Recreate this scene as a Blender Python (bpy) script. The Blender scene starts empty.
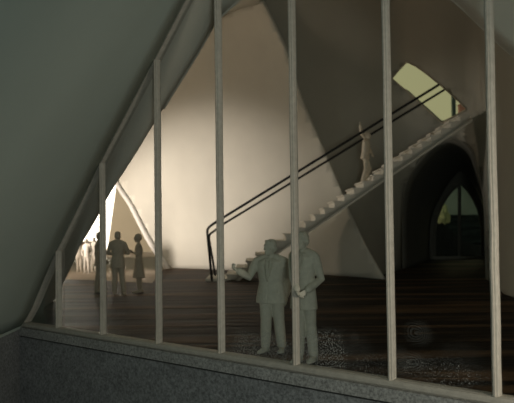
import bpy, bmesh, math, random
from mathutils import Vector, Matrix
from mathutils.geometry import delaunay_2d_cdt
random.seed(7)
scene = bpy.context.scene
COL = scene.collection
R = math.radians

# ------------------------------------------------------------------ camera
FPX, CX, CY = 700.0, 257.0, 201.5
EYE = Vector((0, 0, 2.0))
ROT = Matrix.Rotation(R(90 + 1.6), 3, 'X') @ Matrix.Rotation(-0.0125, 3, 'Z')
cd = bpy.data.cameras.new('camera')
cd.sensor_width = 36.0
cd.lens = 36.0 * FPX / 514.0
cd.clip_end = 300
cd.dof.use_dof = True
cd.dof.focus_distance = 9.6
cd.dof.aperture_fstop = 1.5
cam = bpy.data.objects.new('camera', cd)
COL.objects.link(cam)
cam.matrix_world = Matrix.Translation(EYE) @ ROT.to_4x4()
scene.camera = cam

def ray(px, py):
    return ROT @ Vector(((px - CX) / FPX, -(py - CY) / FPX, -1.0))
def at(px, py, Y):                 # world point on that sight line at depth Y
    d = ray(px, py)
    return EYE + d * (Y / d.y)
def on_floor(px, py, z=0.0):
    d = ray(px, py)
    return EYE + d * ((z - EYE.z) / d.z)
def floor_row(px, Y, z=0.0):       # image row where the floor lies at depth Y
    lo, hi = 150.0, 700.0
    for _ in range(50):
        m = (lo + hi) / 2
        if at(px, m, Y).z > z: lo = m
        else: hi = m
    return lo

# ------------------------------------------------------------------ materials
def mat(name, color, rough=0.7, var=0.06, scale=6.0, bump=0.0, bscale=40.0, spec=0.3, metal=0.0):
    m = bpy.data.materials.new(name); m.use_nodes = True
    nt = m.node_tree; N = nt.nodes; L = nt.links
    b = N['Principled BSDF']
    b.inputs['Roughness'].default_value = rough
    b.inputs['Specular IOR Level'].default_value = spec
    b.inputs['Metallic'].default_value = metal
    tc = N.new('ShaderNodeTexCoord')
    no = N.new('ShaderNodeTexNoise'); no.inputs['Scale'].default_value = scale
    no.inputs['Detail'].default_value = 6
    L.new(tc.outputs['Object'], no.inputs['Vector'])
    r = N.new('ShaderNodeValToRGB')
    r.color_ramp.elements[0].position = 0.3; r.color_ramp.elements[1].position = 0.7
    r.color_ramp.elements[0].color = [c * (1 - var) for c in color] + [1]
    r.color_ramp.elements[1].color = [min(1, c * (1 + var)) for c in color] + [1]
    L.new(no.outputs['Fac'], r.inputs['Fac']); L.new(r.outputs['Color'], b.inputs['Base Color'])
    if bump:
        n2 = N.new('ShaderNodeTexNoise'); n2.inputs['Scale'].default_value = bscale
        n2.inputs['Detail'].default_value = 4
        L.new(tc.outputs['Object'], n2.inputs['Vector'])
        bp = N.new('ShaderNodeBump'); bp.inputs['Strength'].default_value = bump
        bp.inputs['Distance'].default_value = 0.02
        L.new(n2.outputs['Fac'], bp.inputs['Height']); L.new(bp.outputs['Normal'], b.inputs['Normal'])
    return m

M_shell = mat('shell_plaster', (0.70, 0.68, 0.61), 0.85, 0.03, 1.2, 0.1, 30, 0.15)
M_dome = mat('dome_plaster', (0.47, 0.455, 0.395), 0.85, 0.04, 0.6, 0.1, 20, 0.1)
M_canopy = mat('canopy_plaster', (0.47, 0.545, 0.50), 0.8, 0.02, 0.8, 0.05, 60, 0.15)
M_passage_shade = mat('passage_shaded_plaster', (0.22, 0.21, 0.18), 0.85, 0.05, 0.6, 0.1, 20, 0.1)  # dome plaster darkened, the passage's shade is put into the colour
M_frame = mat('painted_frame', (0.50, 0.47, 0.41), 0.55, 0.10, 14, 0.25, 35, 0.3)
M_rail = mat('dark_metal', (0.020, 0.022, 0.024), 0.4, 0.1, 10, 0, 1, 0.4)
M_stair = mat('stair_card', (0.78, 0.75, 0.68), 0.8, 0.05, 4, 0.05, 30, 0.1)
M_fig = mat('figure_resin', (0.56, 0.54, 0.455), 0.8, 0.07, 18, 0.25, 70, 0.15)
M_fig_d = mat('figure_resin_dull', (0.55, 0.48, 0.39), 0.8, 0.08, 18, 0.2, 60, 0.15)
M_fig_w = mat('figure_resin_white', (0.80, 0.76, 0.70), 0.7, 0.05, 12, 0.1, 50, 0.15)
M_fig_t = mat('figure_resin_tan', (0.74, 0.66, 0.54), 0.8, 0.08, 14, 0.1, 50, 0.15)
M_gap = mat('shadow_gap', (0.05, 0.05, 0.045), 0.9, 0.1)
M_terrace = mat('terrace', (0.46, 0.385, 0.31), 0.8, 0.08, 1.5, 0.1, 12)
M_ground = mat('ground', (0.10, 0.10, 0.095), 0.9, 0.15, 3)
M_cream = mat('cream_wall', (0.62, 0.54, 0.42), 0.8, 0.04, 0.6)
M_white = mat('white_wall', (0.85, 0.83, 0.80), 0.8, 0.02, 0.6)
M_teal = mat('teal_wall', (0.31, 0.40, 0.30), 0.9, 0.15, 0.5)
M_hedge = mat('dark_hedge', (0.035, 0.05, 0.043), 0.9, 0.25, 4, 0.4, 9)
M_shrub = mat('yellow_shrub', (0.74, 0.77, 0.36), 0.8, 0.25, 5, 0.3, 12)
M_earth = mat('dark_earth', (0.03, 0.032, 0.028), 0.95, 0.3, 5, 0.4, 10)
M_post = mat('teal_post', (0.10, 0.14, 0.11), 0.6, 0.1)
M_pink = mat('pink_brick', (0.62, 0.30, 0.20), 0.8, 0.12, 4)

def concrete(c=(0.29, 0.30, 0.305)):
    m = mat('speckled_concrete', c, 0.8, 0.10, 3.0, 0.35, 30, 0.2)
    nt = m.node_tree; N = nt.nodes; L = nt.links
    b = N['Principled BSDF']
    src = b.inputs['Base Color'].links[0].from_socket
    tc = N.new('ShaderNodeTexCoord')
    v = N.new('ShaderNodeTexNoise'); v.inputs['Scale'].default_value = 22; v.inputs['Detail'].default_value = 5
    v.inputs['Roughness'].default_value = 0.75
    L.new(tc.outputs['Object'], v.inputs['Vector'])
    r = N.new('ShaderNodeValToRGB')
    r.color_ramp.elements[0].position = 0.36; r.color_ramp.elements[0].color = (0.5, 0.5, 0.5, 1)
    r.color_ramp.elements[1].position = 0.62; r.color_ramp.elements[1].color = (1.25, 1.25, 1.25, 1)
    L.new(v.outputs['Fac'], r.inputs['Fac'])
    mx = N.new('ShaderNodeMix'); mx.data_type = 'RGBA'; mx.blend_type = 'MULTIPLY'
    mx.inputs['Factor'].default_value = 1
    L.new(src, mx.inputs['A']); L.new(r.outputs['Color'], mx.inputs['B'])
    L.new(mx.outputs['Result'], b.inputs['Base Color'])
    return m
M_conc = concrete(); M_ledge = concrete((0.40, 0.40, 0.385))

def floor_mat():
    m = bpy.data.materials.new('brushed_floor'); m.use_nodes = True
    nt = m.node_tree; N = nt.nodes; L = nt.links
    b = N['Principled BSDF']
    tc = N.new('ShaderNodeTexCoord')
    mp = N.new('ShaderNodeMapping'); mp.inputs['Scale'].default_value = (0.15, 1.5, 1)
    mp.inputs['Rotation'].default_value = (0, 0, R(8))
    L.new(tc.outputs['Object'], mp.inputs['Vector'])
    n = N.new('ShaderNodeTexNoise'); n.inputs['Scale'].default_value = 1.0; n.inputs['Detail'].default_value = 7
    n.inputs['Distortion'].default_value = 0.6
    L.new(mp.outputs['Vector'], n.inputs['Vector'])
    r = N.new('ShaderNodeValToRGB')
    r.color_ramp.elements[0].position = 0.48; r.color_ramp.elements[0].color = (0.013, 0.0095, 0.0068, 1)
    r.color_ramp.elements[1].position = 0.74; r.color_ramp.elements[1].color = (0.19, 0.112, 0.060, 1)  # brushed brown streaks, with reflected light from outside put into their colour
    L.new(n.outputs['Fac'], r.inputs['Fac']); L.new(r.outputs['Color'], b.inputs['Base Color'])
    b.inputs['Roughness'].default_value = 0.55
    b.inputs['Specular IOR Level'].default_value = 0.04
    bp = N.new('ShaderNodeBump'); bp.inputs['Strength'].default_value = 0.9; bp.inputs['Distance'].default_value = 0.10
    L.new(n.outputs['Fac'], bp.inputs['Height']); L.new(bp.outputs['Normal'], b.inputs['Normal'])
    return m
M_floor = floor_mat()

def glass_mat(name, dirt=None):
    """thin clear pane; dirt = list of (x, z, radius, kind) marks in the pane's own coordinates"""
    m = bpy.data.materials.new(name); m.use_nodes = True
    nt = m.node_tree; N = nt.nodes; L = nt.links
    N.remove(N['Principled BSDF'])
    out = N['Material Output']
    tr = N.new('ShaderNodeBsdfTransparent'); tr.inputs['Color'].default_value = (0.97, 0.98, 0.965, 1)
    gl = N.new('ShaderNodeBsdfGlossy'); gl.inputs['Roughness'].default_value = 0.03
    lw = N.new('ShaderNodeFresnel'); lw.inputs['IOR'].default_value = 1.18
    mx = N.new('ShaderNodeMixShader')
    L.new(lw.outputs['Fac'], mx.inputs['Fac']); L.new(tr.outputs[0], mx.inputs[1]); L.new(gl.outputs[0], mx.inputs[2])
    if not dirt:
        L.new(mx.outputs[0], out.inputs['Surface']); return m
    tc = N.new('ShaderNodeTexCoord')
    sp = N.new('ShaderNodeSeparateXYZ'); L.new(tc.outputs['Object'], sp.inputs[0])
    def mth(op, a, b=None, c=None):
        n = N.new('ShaderNodeMath'); n.operation = op
        for i, v in enumerate((a, b, c)):
            if v is None: continue
            if isinstance(v, (int, float)): n.inputs[i].default_value = v
            else: L.new(v, n.inputs[i])
        return n.outputs[0]
    fine = N.new('ShaderNodeTexNoise'); fine.inputs['Scale'].default_value = 60; fine.inputs['Detail'].default_value = 2
    fine.inputs['Roughness'].default_value = 0.8
    L.new(tc.outputs['Object'], fine.inputs['Vector'])
    blob = N.new('ShaderNodeTexNoise'); blob.inputs['Scale'].default_value = 3.2; blob.inputs['Detail'].default_value = 3
    L.new(tc.outputs['Object'], blob.inputs['Vector'])
    speck = mth('MULTIPLY', mth('MAXIMUM', mth('SUBTRACT', fine.outputs['Fac'], 0.53), 0.0), 9.0)
    total = None
    for (x, z, rx, rz, kind, amt) in dirt:
        dx = mth('DIVIDE', mth('SUBTRACT', sp.outputs['X'], x), rx)
        dz = mth('DIVIDE', mth('SUBTRACT', sp.outputs['Z'], z), rz)
        d = mth('SQRT', mth('ADD', mth('MULTIPLY', dx, dx), mth('MULTIPLY', dz, dz)))
        d2 = mth('ADD', d, mth('MULTIPLY', mth('SUBTRACT', blob.outputs['Fac'], 0.5), 0.7))
        f = mth('MAXIMUM', mth('SUBTRACT', 1.0, d2), 0.0)
        f = mth('MINIMUM', mth('MULTIPLY', f, 2.0), 1.0)
        if kind == 'dust':
            k = mth('MULTIPLY', f, speck)
        elif kind == 'print':                                 # ridged fingerprint
            w = mth('SINE', mth('ADD', mth('MULTIPLY', mth('ADD', mth('MULTIPLY', sp.outputs['X'], 0.35), mth('MULTIPLY', d, rz)), 190.0),
                                mth('MULTIPLY', blob.outputs['Fac'], 26.0)))
            k = mth('MULTIPLY', f, mth('MAXIMUM', mth('ADD', mth('MULTIPLY', w, 0.6), mth('SUBTRACT', fine.outputs['Fac'], 0.25)), 0.0))
        else:                                                  # smear
            k = mth('MULTIPLY', f, mth('ADD', 0.25, mth('MULTIPLY', speck, 0.5)))
        k = mth('MULTIPLY', k, amt)
        total = k if total is None else mth('MAXIMUM', total, k)
    total = mth('MINIMUM', total, 0.6)
    df = N.new('ShaderNodeBsdfDiffuse'); df.inputs['Color'].default_value = (0.62, 0.63, 0.60, 1)
    m2 = N.new('ShaderNodeMixShader')
    L.new(total, m2.inputs['Fac']); L.new(mx.outputs[0], m2.inputs[1]); L.new(df.outputs[0], m2.inputs[2])
    L.new(m2.outputs[0], out.inputs['Surface'])
    return m

# ------------------------------------------------------------------ mesh helpers
def obj(name, bm, m, parent=None, smooth=False):
    me = bpy.data.meshes.new(name)
    bmesh.ops.recalc_face_normals(bm, faces=bm.faces[:])
    bm.to_mesh(me); bm.free()
    if m: me.materials.append(m)
    if smooth:
        for p in me.polygons: p.use_smooth = True
    o = bpy.data.objects.new(name, me); COL.objects.link(o)
    if parent: o.parent = parent
    return o
def struct(o):
    o['kind'] = 'structure'; return o
def empty(name, loc=(0, 0, 0)):
    o = bpy.data.objects.new(name, None); COL.objects.link(o); o.location = loc
    o.empty_display_size = 0.2
    return o
def tag(o, label, cat, group=None):
    o['label'] = label; o['category'] = cat
    if group: o['group'] = group
    return o

def add_box(bm, x0, x1, y0, y1, z0, z1):
    vs = [bm.verts.new((x, y, z)) for x in (x0, x1) for y in (y0, y1) for z in (z0, z1)]
    for f in ((0, 1, 3, 2), (4, 6, 7, 5), (0, 4, 5, 1), (2, 3, 7, 6), (0, 2, 6, 4), (1, 5, 7, 3)):
        bm.faces.new([vs[i] for i in f])
def add_prism(bm, poly, axis, a, b):
    """polygon of 2D points extruded along axis ('X','Y','Z') from a to b"""
    def P(p, t):
        return {'X': (t, p[0], p[1]), 'Y': (p[0], t, p[1]), 'Z': (p[0], p[1], t)}[axis]
    v0 = [bm.verts.new(P(p, a)) for p in poly]; v1 = [bm.verts.new(P(p, b)) for p in poly]
    n = len(poly)
    bm.faces.new(v0); bm.faces.new(v1[::-1])
    for i in range(n): bm.faces.new((v0[i], v0[(i + 1) % n], v1[(i + 1) % n], v1[i]))
def add_loft(bm, rings, cap=True):
    vr = [[bm.verts.new(p) for p in ring] for ring in rings]
    n = len(vr[0])
    for a, b in zip(vr, vr[1:]):
        for i in range(n): bm.faces.new((a[i], a[(i + 1) % n], b[(i + 1) % n], b[i]))
    if cap:
        bm.faces.new(vr[0][::-1]); bm.faces.new(vr[-1])
def ell_ring(c, ax, ay, n=16):
    c = Vector(c); ax = Vector(ax); ay = Vector(ay)
    return [c + ax * math.cos(2 * math.pi * i / n) + ay * math.sin(2 * math.pi * i / n) for i in range(n)]
def add_tube(bm, pts, radii, n=10, caps=True):
    pts = [Vector(p) for p in pts]
    if isinstance(radii, (int, float)): radii = [radii] * len(pts)
    rings = []; prev = None
    for i, p in enumerate(pts):
        if i == 0: d = pts[1] - pts[0]
        elif i == len(pts) - 1: d = pts[-1] - pts[-2]
        else: d = (pts[i + 1] - p).normalized() + (p - pts[i - 1]).normalized()
        d.normalize()
        if prev is None:
            ref = Vector((0, 0, 1)) if abs(d.z) < 0.9 else Vector((1, 0, 0))
            a = d.cross(ref).normalized()
        else:
            a = (prev - d * prev.dot(d)).normalized()
        prev = a; b = d.cross(a)
        if i == 0 and caps:
            rings.append(ell_ring(p - d * radii[i] * 0.7, a * radii[i] * 0.6, b * radii[i] * 0.6, n))
        rings.append(ell_ring(p, a * radii[i], b * radii[i], n))
        if i == len(pts) - 1 and caps:
            rings.append(ell_ring(p + d * radii[i] * 0.7, a * radii[i] * 0.6, b * radii[i] * 0.6, n))
    add_loft(bm, rings)
def add_ball(bm, c, r, seg=16, rot=None):
    """ellipsoid with radii r = (rx, ry, rz), optionally turned by rot about its centre"""
    mtx = Matrix.Translation(c) @ (rot.to_4x4() if rot else Matrix.Identity(4)) @ Matrix.Diagonal((*r, 1))
    bmesh.ops.create_uvsphere(bm, u_segments=seg, v_segments=seg // 2 + 2, radius=1, matrix=mtx)
def remeshed(bm, voxel, smooth=3):
    """fuse the overlapping volumes in bm into one continuous surface"""
    me = bpy.data.meshes.new('tmp'); bmesh.ops.recalc_face_normals(bm, faces=bm.faces[:]); bm.to_mesh(me); bm.free()
    o = bpy.data.objects.new('tmp', me); COL.objects.link(o)
    md = o.modifiers.new('r', 'REMESH'); md.mode = 'VOXEL'; md.voxel_size = voxel
    if smooth:
        sm = o.modifiers.new('s', 'SMOOTH'); sm.iterations = smooth; sm.factor = 0.5
    dg = bpy.context.evaluated_depsgraph_get()
    me2 = bpy.data.meshes.new_from_object(o.evaluated_get(dg))
    bpy.data.objects.remove(o); bpy.data.meshes.remove(me)
    b2 = bmesh.new(); b2.from_mesh(me2); bpy.data.meshes.remove(me2)
    return b2
def face_viewer(o):
    me = o.data
    c = me.polygons[len(me.polygons) // 2]
    if c.normal.dot(EYE - c.center) < 0: me.flip_normals()
def solidify(o, t, off=1.0):
    if off == -1.0: face_viewer(o)
    md = o.modifiers.new('thickness', 'SOLIDIFY'); md.thickness = t; md.offset = off
def resample(pts, n):
    pts = [Vector(p) for p in pts]
    cum = [0]
    for a, b in zip(pts, pts[1:]): cum.append(cum[-1] + (b - a).length)
    out = []
    for i in range(n):
        t = cum[-1] * i / (n - 1); k = 0
        while k < len(cum) - 2 and cum[k + 1] < t: k += 1
        f = (t - cum[k]) / max(1e-9, cum[k + 1] - cum[k])
        out.append(pts[k].lerp(pts[k + 1], f))
    return out
def smooth_pts(pts, sub=6):
    """Catmull-Rom through the points"""
    pts = [Vector(p) for p in pts]; out = []
    P = [pts[0] * 2 - pts[1]] + pts + [pts[-1] * 2 - pts[-2]]
    for i in range(1, len(P) - 2):
        for k in range(sub):
            t = k / sub
            out.append(0.5 * ((2 * P[i]) + (P[i + 1] - P[i - 1]) * t + (2 * P[i - 1] - 5 * P[i] + 4 * P[i + 1] - P[i + 2]) * t * t
                              + (3 * P[i] - P[i - 1] - 3 * P[i + 1] + P[i + 2]) * t ** 3))
    out.append(pts[-1]); return out
def patch(name, ca, cb, m, n=40, k=10, thick=0.15, bulge=None):
    """surface between two curves"""
    A = resample(ca, n); B = resample(cb, n); bm = bmesh.new()
    g = []
    for i in range(n):
        row = []
        for j in range(k + 1):
            t = j / k; p = A[i].lerp(B[i], t)
            if bulge: p = p + Vector(bulge) * (4 * t * (1 - t))
            row.append(bm.verts.new(p))
        g.append(row)
    for i in range(n - 1):
        for j in range(k): bm.faces.new((g[i][j], g[i + 1][j], g[i + 1][j + 1], g[i][j + 1]))
    bmesh.ops.remove_doubles(bm, verts=bm.verts[:], dist=1e-4)
    o = obj(name, bm, m, smooth=True)
    if thick: solidify(o, thick, 0.0)
    return o

# ------------------------------------------------------------------ glazing plane
P60, P498 = on_floor(60, 327), on_floor(498, 395)
U = (P498 - P60).normalized()
INW = Vector((-U.y, U.x, 0))                # into the hall
if INW.y < 0: INW = -INW
def on_glass(px, py, d=0.0):                # (s, z) on the plane d behind the glass
    dr = ray(px, py); o = P60 + INW * d - EYE
    t = o.dot(INW) / dr.dot(INW)
    p = EYE + dr * t - P60
    return p.dot(U), p.z
S0 = on_glass(22, 324)[0]
C0 = P60 + U * S0; C0.z = 0
def gl(s, z, d=0.0):                        # s from the left foot
    p = C0 + U * s + INW * d; p.z = z; return p
def sz(px, py, d=0.0):
    s, z = on_glass(px, py, d); return s - S0, z

A_pix = [(31, 306), (54, 252), (90, 180), (101, 157), (150, 64), (183, 0)]
A_sz = [(0.0, 0.0)] + [sz(*p) for p in A_pix]
sl, zl = A_sz[-1]
sp_, zp_ = A_sz[-3]
m_end = (zl - zp_) / (sl - sp_)
APEX_S = 7.3
A_sz += [(APEX_S - 0.6, zl + (APEX_S - 0.6 - sl) * m_end * 0.92)]
apex_z = A_sz[-1][1] + 0.55
half = A_sz[:]
A_sz = half + [(APEX_S, apex_z)] + [(2 * APEX_S - s, z) for s, z in reversed(half)]
SPAN = 2 * APEX_S
def arch_z(s):
    for (a, za), (b, zb) in zip(A_sz, A_sz[1:]):
        if a <= s <= b: return za + (zb - za) * (s - a) / max(1e-6, b - a)
    return 0

# ---- window_1: the big glazed arch
win = empty('window_1'); struct(win)
win.matrix_world = Matrix(((U.x, INW.x, 0, C0.x), (U.y, INW.y, 0, C0.y), (0, 0, 1, 0), (0, 0, 0, 1)))
FR = 0.13                                    # frame width along the arch
def offset_curve(pts, d):
    out = []
    for i, p in enumerate(pts):
        a = Vector(pts[max(0, i - 1)]); b = Vector(pts[min(len(pts) - 1, i + 1)])
        t = (b - a).normalized(); n = Vector((t.y, -t.x))
        out.append(Vector(p) + n * d)
    return out
dense = [(v.x, v.y) for v in resample([Vector((s, z, 0)) for s, z in A_sz], 80)]
inner = offset_curve(dense, FR)
bm = bmesh.new()
def arch_band(bm, d0, d1, y0, y1):
    o = offset_curve(dense, d0); i = offset_curve(dense, d1)
    rings = [[(a.x, y0, a.y), (b.x, y0, b.y), (b.x, y1, b.y), (a.x, y1, a.y)] for a, b in zip(o, i)]
    add_loft(bm, rings)
arch_band(bm, 0.02, FR, -0.06, 0.08)
arch_band(bm, 0.05, 0.085, -0.085, -0.05)
f = obj('frame', bm, M_frame, win)
# sill: rounded bottom rail
bm = bmesh.new()
prof = [(-0.07, -0.10), (-0.095, -0.075), (-0.095, -0.038), (-0.075, -0.012), (-0.03, 0.0), (0.09, 0.0), (0.09, -0.10)]
add_prism(bm, prof, 'X', 0.03, SPAN - 0.03)
obj('sill', bm, M_frame, win)
# mullions and panes
s_l, s_r = sz(60, 327)[0], sz(498, 395)[0]
PITCH = (s_r - s_l) / 6
mul_s = []
for px in (59.5, 104, 159.8, 222.0, 296.8, 392.2, 497.2):
    mul_s.append(sz(px, 327 + (395 - 327) * (px - 60) / 438.0)[0])
mul_s += [mul_s[-1] + PITCH, mul_s[-1] + 2 * PITCH]
MW = 0.046
for k_, s in enumerate(mul_s):
    bm = bmesh.new()
    MW = 0.034 + 0.010 * min(1.0, k_ / 6.0)
    h = arch_z(s) - FR * 1.35
    prof = [(-MW, 0.035), (-MW, -0.035), (-MW * 0.72, -0.055), (-MW * 0.30, -0.058), (-MW * 0.22, -0.082), (MW * 0.22, -0.082),
            (MW * 0.30, -0.058), (MW * 0.72, -0.055), (MW, -0.035), (MW, 0.035)]
    n = 14                                   # slightly uneven, hand-cut strips
    rings = []
    for j in range(n + 1):
        z = -0.01 + (h + 0.01) * j / n
        dx = random.uniform(-0.003, 0.003)
        rings.append([(s + p[0] + dx, p[1] + random.uniform(-0.0015, 0.0015), z) for p in prof])
    add_loft(bm, rings)
    obj('mullion', bm, M_frame, win)
# dirt marks in glass coordinates
def dm(px, py, rpx, rpz, kind, amt):
    s, z = sz(px, py); k = 0.0137
    return (s, z, rpx * k * 1.25, rpz * k, kind, amt)
dirt = [dm(262, 352, 52, 24, 'dust', 1.1), dm(318, 352, 34, 26, 'dust', 1.1), dm(255, 305, 18, 16, 'dust', 0.18), dm(350, 352, 26, 22, 'smear', 0.10),
        dm(418, 334, 13, 13, 'print', 0.12), dm(413, 362, 12, 10, 'print', 0.22), dm(348, 350, 9, 9, 'smear', 0.14), dm(353, 338, 6, 7, 'smear', 0.14),
        dm(440, 372, 46, 16, 'dust', 0.30), dm(372, 368, 30, 18, 'dust', 0.30), dm(400, 362, 10, 16, 'print', 0.16),
        dm(173, 280, 12, 12, 'dust', 0.22), dm(112, 258, 12, 16, 'dust', 0.2), dm(462, 360, 24, 16, 'smear', 0.05)]
M_glass = glass_mat('window_glass', dirt)
M_glass2 = glass_mat('end_window_glass')
edges = [0.12] + mul_s + [SPAN - 0.12]
for a, b in zip(edges, edges[1:]):
    x0, x1 = a + (MW if a in mul_s else 0), b - (MW if b in mul_s else 0)
    ss = [x0 + (x1 - x0) * k / 8 for k in range(9)]
    top = [(s, max(0.05, arch_z(s) - FR * 1.3)) for s in ss]
    if x0 < 0.2: top[0] = (x0, 0.05)
    poly = [(x0, 0.0), (x1, 0.0)] + top[::-1]
    clean = []
    for p in poly:
        if not clean or (Vector(p) - Vector(clean[-1])).length > 1e-3: clean.append(p)
    if (Vector(clean[0]) - Vector(clean[-1])).length < 1e-2: clean.pop()
    bm = bmesh.new()
    vs = [bm.verts.new((p[0], 0.02, p[1])) for p in clean]
    bm.faces.new(vs)
    pane = obj('glass_pane', bm, M_glass, win)

# ---- ledge and plinth under the glazing
def plane_box(name, s0, s1, y0, y1, z0, z1, m):
    bm = bmesh.new(); add_box(bm, s0, s1, y0, y1, z0, z1)
    o = obj(name, bm, m); o.matrix_world = win.matrix_world.copy(); return struct(o)
plane_box('trim_1', 0.0, SPAN, -0.13, 0.1, -0.265, -0.102, M_ledge)
plane_box('trim_2', 0.0, SPAN, -0.09, 0.1, -0.29, -0.267, M_gap)
plane_box('wall_front', 0.0, SPAN, -0.115, 0.1, -2.4, -0.292, M_conc)
# thin dark joint between canopy and frame
bm = bmesh.new()
arch_band(bm, -0.03, 0.02, -0.035, 0.06)
o = obj('trim_3', bm, M_gap); o.matrix_world = win.matrix_world.copy(); struct(o)

# ---- outer shell on the left, sweeping out towards the viewer
bmL = bmesh.new()
edge = [gl(s, z, -0.05) + Vector((-0.03, 0, 0.02)) for s, z in [(0.0, -0.02)] + half[1:] + [(APEX_S, apex_z)]]
edge = resample(edge, 28)
rows = []
for i, p in enumerate(edge):
    t = i / 27.0
    row = []
    for j in range(15):
        q = j / 14
        y = p.y + (2.0 - p.y) * q
        # the vault flattens a little away from the glass
        x = p.x - 0.25 * q * (1 - t) * 0 - 0.55 * math.sin(math.pi * t) * q * (1 - 0.4 * q)
        row.append(bmL.verts.new((x, y, p.z + 0.15 * q * t)))
    rows.append(row)
for a, b in zip(rows, rows[1:]):
    for j in range(14): bmL.faces.new((a[j], a[j + 1], b[j + 1], b[j]))
o = obj('wall_left', bmL, M_canopy, smooth=True); struct(o); solidify(o, 0.25, 0.0)
# plinth below it
bm = bmesh.new()
xb = edge[0].x
add_box(bm, xb - 0.3, xb + 0.06, 2.0, C0.y - 0.02, -2.4, -0.135)
o = obj('baseboard_left', bm, M_conc); struct(o)
bm = bmesh.new()
add_box(bm, xb - 0.3, xb + 0.09, 2.0, C0.y - 0.02, -0.13, -0.02)
o = obj('trim_4', bm, M_canopy); struct(o)

# ------------------------------------------------------------------ inner lip of the front vault (ring A -> B)
B_pix = [((50, 306), 0.15), ((64, 280), 0.3), ((83, 240), 0.5), ((100, 210), 0.65), ((115, 185), 0.8), ((133, 157), 0.95),
         ((150, 128), 1.1), ((162, 108), 1.2), ((200, 47), 1.5), ((214, 20), 1.6)]
b0 = on_floor(52, 301); D0 = (b0 - P60).dot(INW)
B_left = [Vector((*sz(52, 301, D0), D0))]                                              # (s, z, d)
B_left[0].y = 0.0
for i_, (p, _) in enumerate(B_pix[1:]):
    d = (0.62 * D0, 0.36 * D0, 0.9, 0.75, 0.7, 0.7, 0.75, 0.8, 0.85, 0.9)[i_]
    B_left.append(Vector((*sz(*p, d), d)))
B_right = [Vector((*sz(*p, d), d)) for p, d in [((457, 0), 0.95), ((486, 28), 0.95), ((514, 55), 0.95)]]
rs = B_right[-1]
B_right += [Vector((rs.x + (SPAN - 0.05 - rs.x) * t, rs.y * (1 - t) , 0.95 * (1 - t))) for t in (0.25, 0.5, 0.75, 1.0)]
a_, b_ = B_left[-1], B_right[0]
mid = [Vector((a_.x + (b_.x - a_.x) * t, a_.y + (b_.y - a_.y) * t + 1.05 * math.sin(math.pi * t), 1.0)) for t in (0.2, 0.35, 0.5, 0.65, 0.8)]
B_curve = [gl(v.x, v.y, v.z) for v in B_left + mid + B_right]
A_curve = [gl(s, z + 0.02, 0.06) for s, z in A_sz]
ring = patch('ceiling_front', A_curve, B_curve, M_shell, n=70, k=6, thick=0.06)
ring.name = 'ceiling'; struct(ring)

# ------------------------------------------------------------------ back of the hall
def lerp_tab(tab, v):
    tab = sorted(tab)
    if v <= tab[0][0]: return tab[0][1]
    for (a, za), (b, zb) in zip(tab, tab[1:]):
        if v <= b: return za + (zb - za) * (v - a) / (b - a)
    return tab[-1][1]
# ridge where the lit sail wall turns into the dark vault (image place -> depth)
RIDGE = [(383.5, 279.2), (365.5, 247), (337.5, 183), (321, 144), (306, 111), (296, 84), (284, 46), (272, 22), (262, 2)]
RIDGE_Y = [(279.2, 23.5), (207, 26.0), (140, 26.4), (88, 26.0), (46, 25.4), (2, 24.4), (-120, 20)]
def ridge_x(y): return lerp_tab([(b, a) for a, b in RIDGE], y)
# lit sail wall
def sail_depth(px, py):
    zr = lerp_tab(RIDGE_Y, py); xr = ridge_x(py)
    t = max(0.0, min(1.3, (xr - px) / (xr - 150.0)))
    zl = 30.9 - 0.006 * (268 - py)
    return zr + (zl - zr) * (t ** 0.9)
def cdt_surface(outer, holes, depth, step, m, name, extra=None):
    pts = []; edges_ = []
    def loop(poly):
        i0 = len(pts)
        for p in poly: pts.append(Vector(p))
        n = len(poly)
        for i in range(n): edges_.append((i0 + i, i0 + (i + 1) % n))
    loop(outer)
    for h in holes: loop(h)
    def inside(p, poly):
        r = False; n = len(poly)
        for i in range(n):
            x1, y1 = poly[i]; x2, y2 = poly[(i + 1) % n]
            if (y1 > p[1]) != (y2 > p[1]) and p[0] < (x2 - x1) * (p[1] - y1) / (y2 - y1) + x1: r = not r
        return r
    xs = [p[0] for p in outer]; ys = [p[1] for p in outer]
    y = min(ys) + step / 2
    while y < max(ys):
        x = min(xs) + step / 2
        while x < max(xs):
            if inside((x, y), outer) and not any(inside((x, y), h) for h in holes): pts.append(Vector((x + random.uniform(-.2, .2), y + random.uniform(-.2, .2))))
            x += step
        y += step
    v, e, fcs, _, _, _ = delaunay_2d_cdt(pts, edges_, [], 0, 1e-4)
    bm = bmesh.new()
    bv = [bm.verts.new(at(p.x, p.y, depth(p.x, p.y))) for p in v]
    for fc in fcs:
        c = sum((v[i] for i in fc), Vector((0, 0))) / len(fc)
        if inside(c, outer) and not any(inside(c, h) for h in holes):
            bm.faces.new([bv[i] for i in fc])
    loose = [w for w in bm.verts if not w.link_faces]
    bmesh.ops.delete(bm, geom=loose, context='VERTS')
    return obj(name, bm, m, smooth=True)
def dens(poly, n): return [(p.x, p.y) for p in resample([Vector((*q, 0)) for q in poly], n)]

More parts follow.
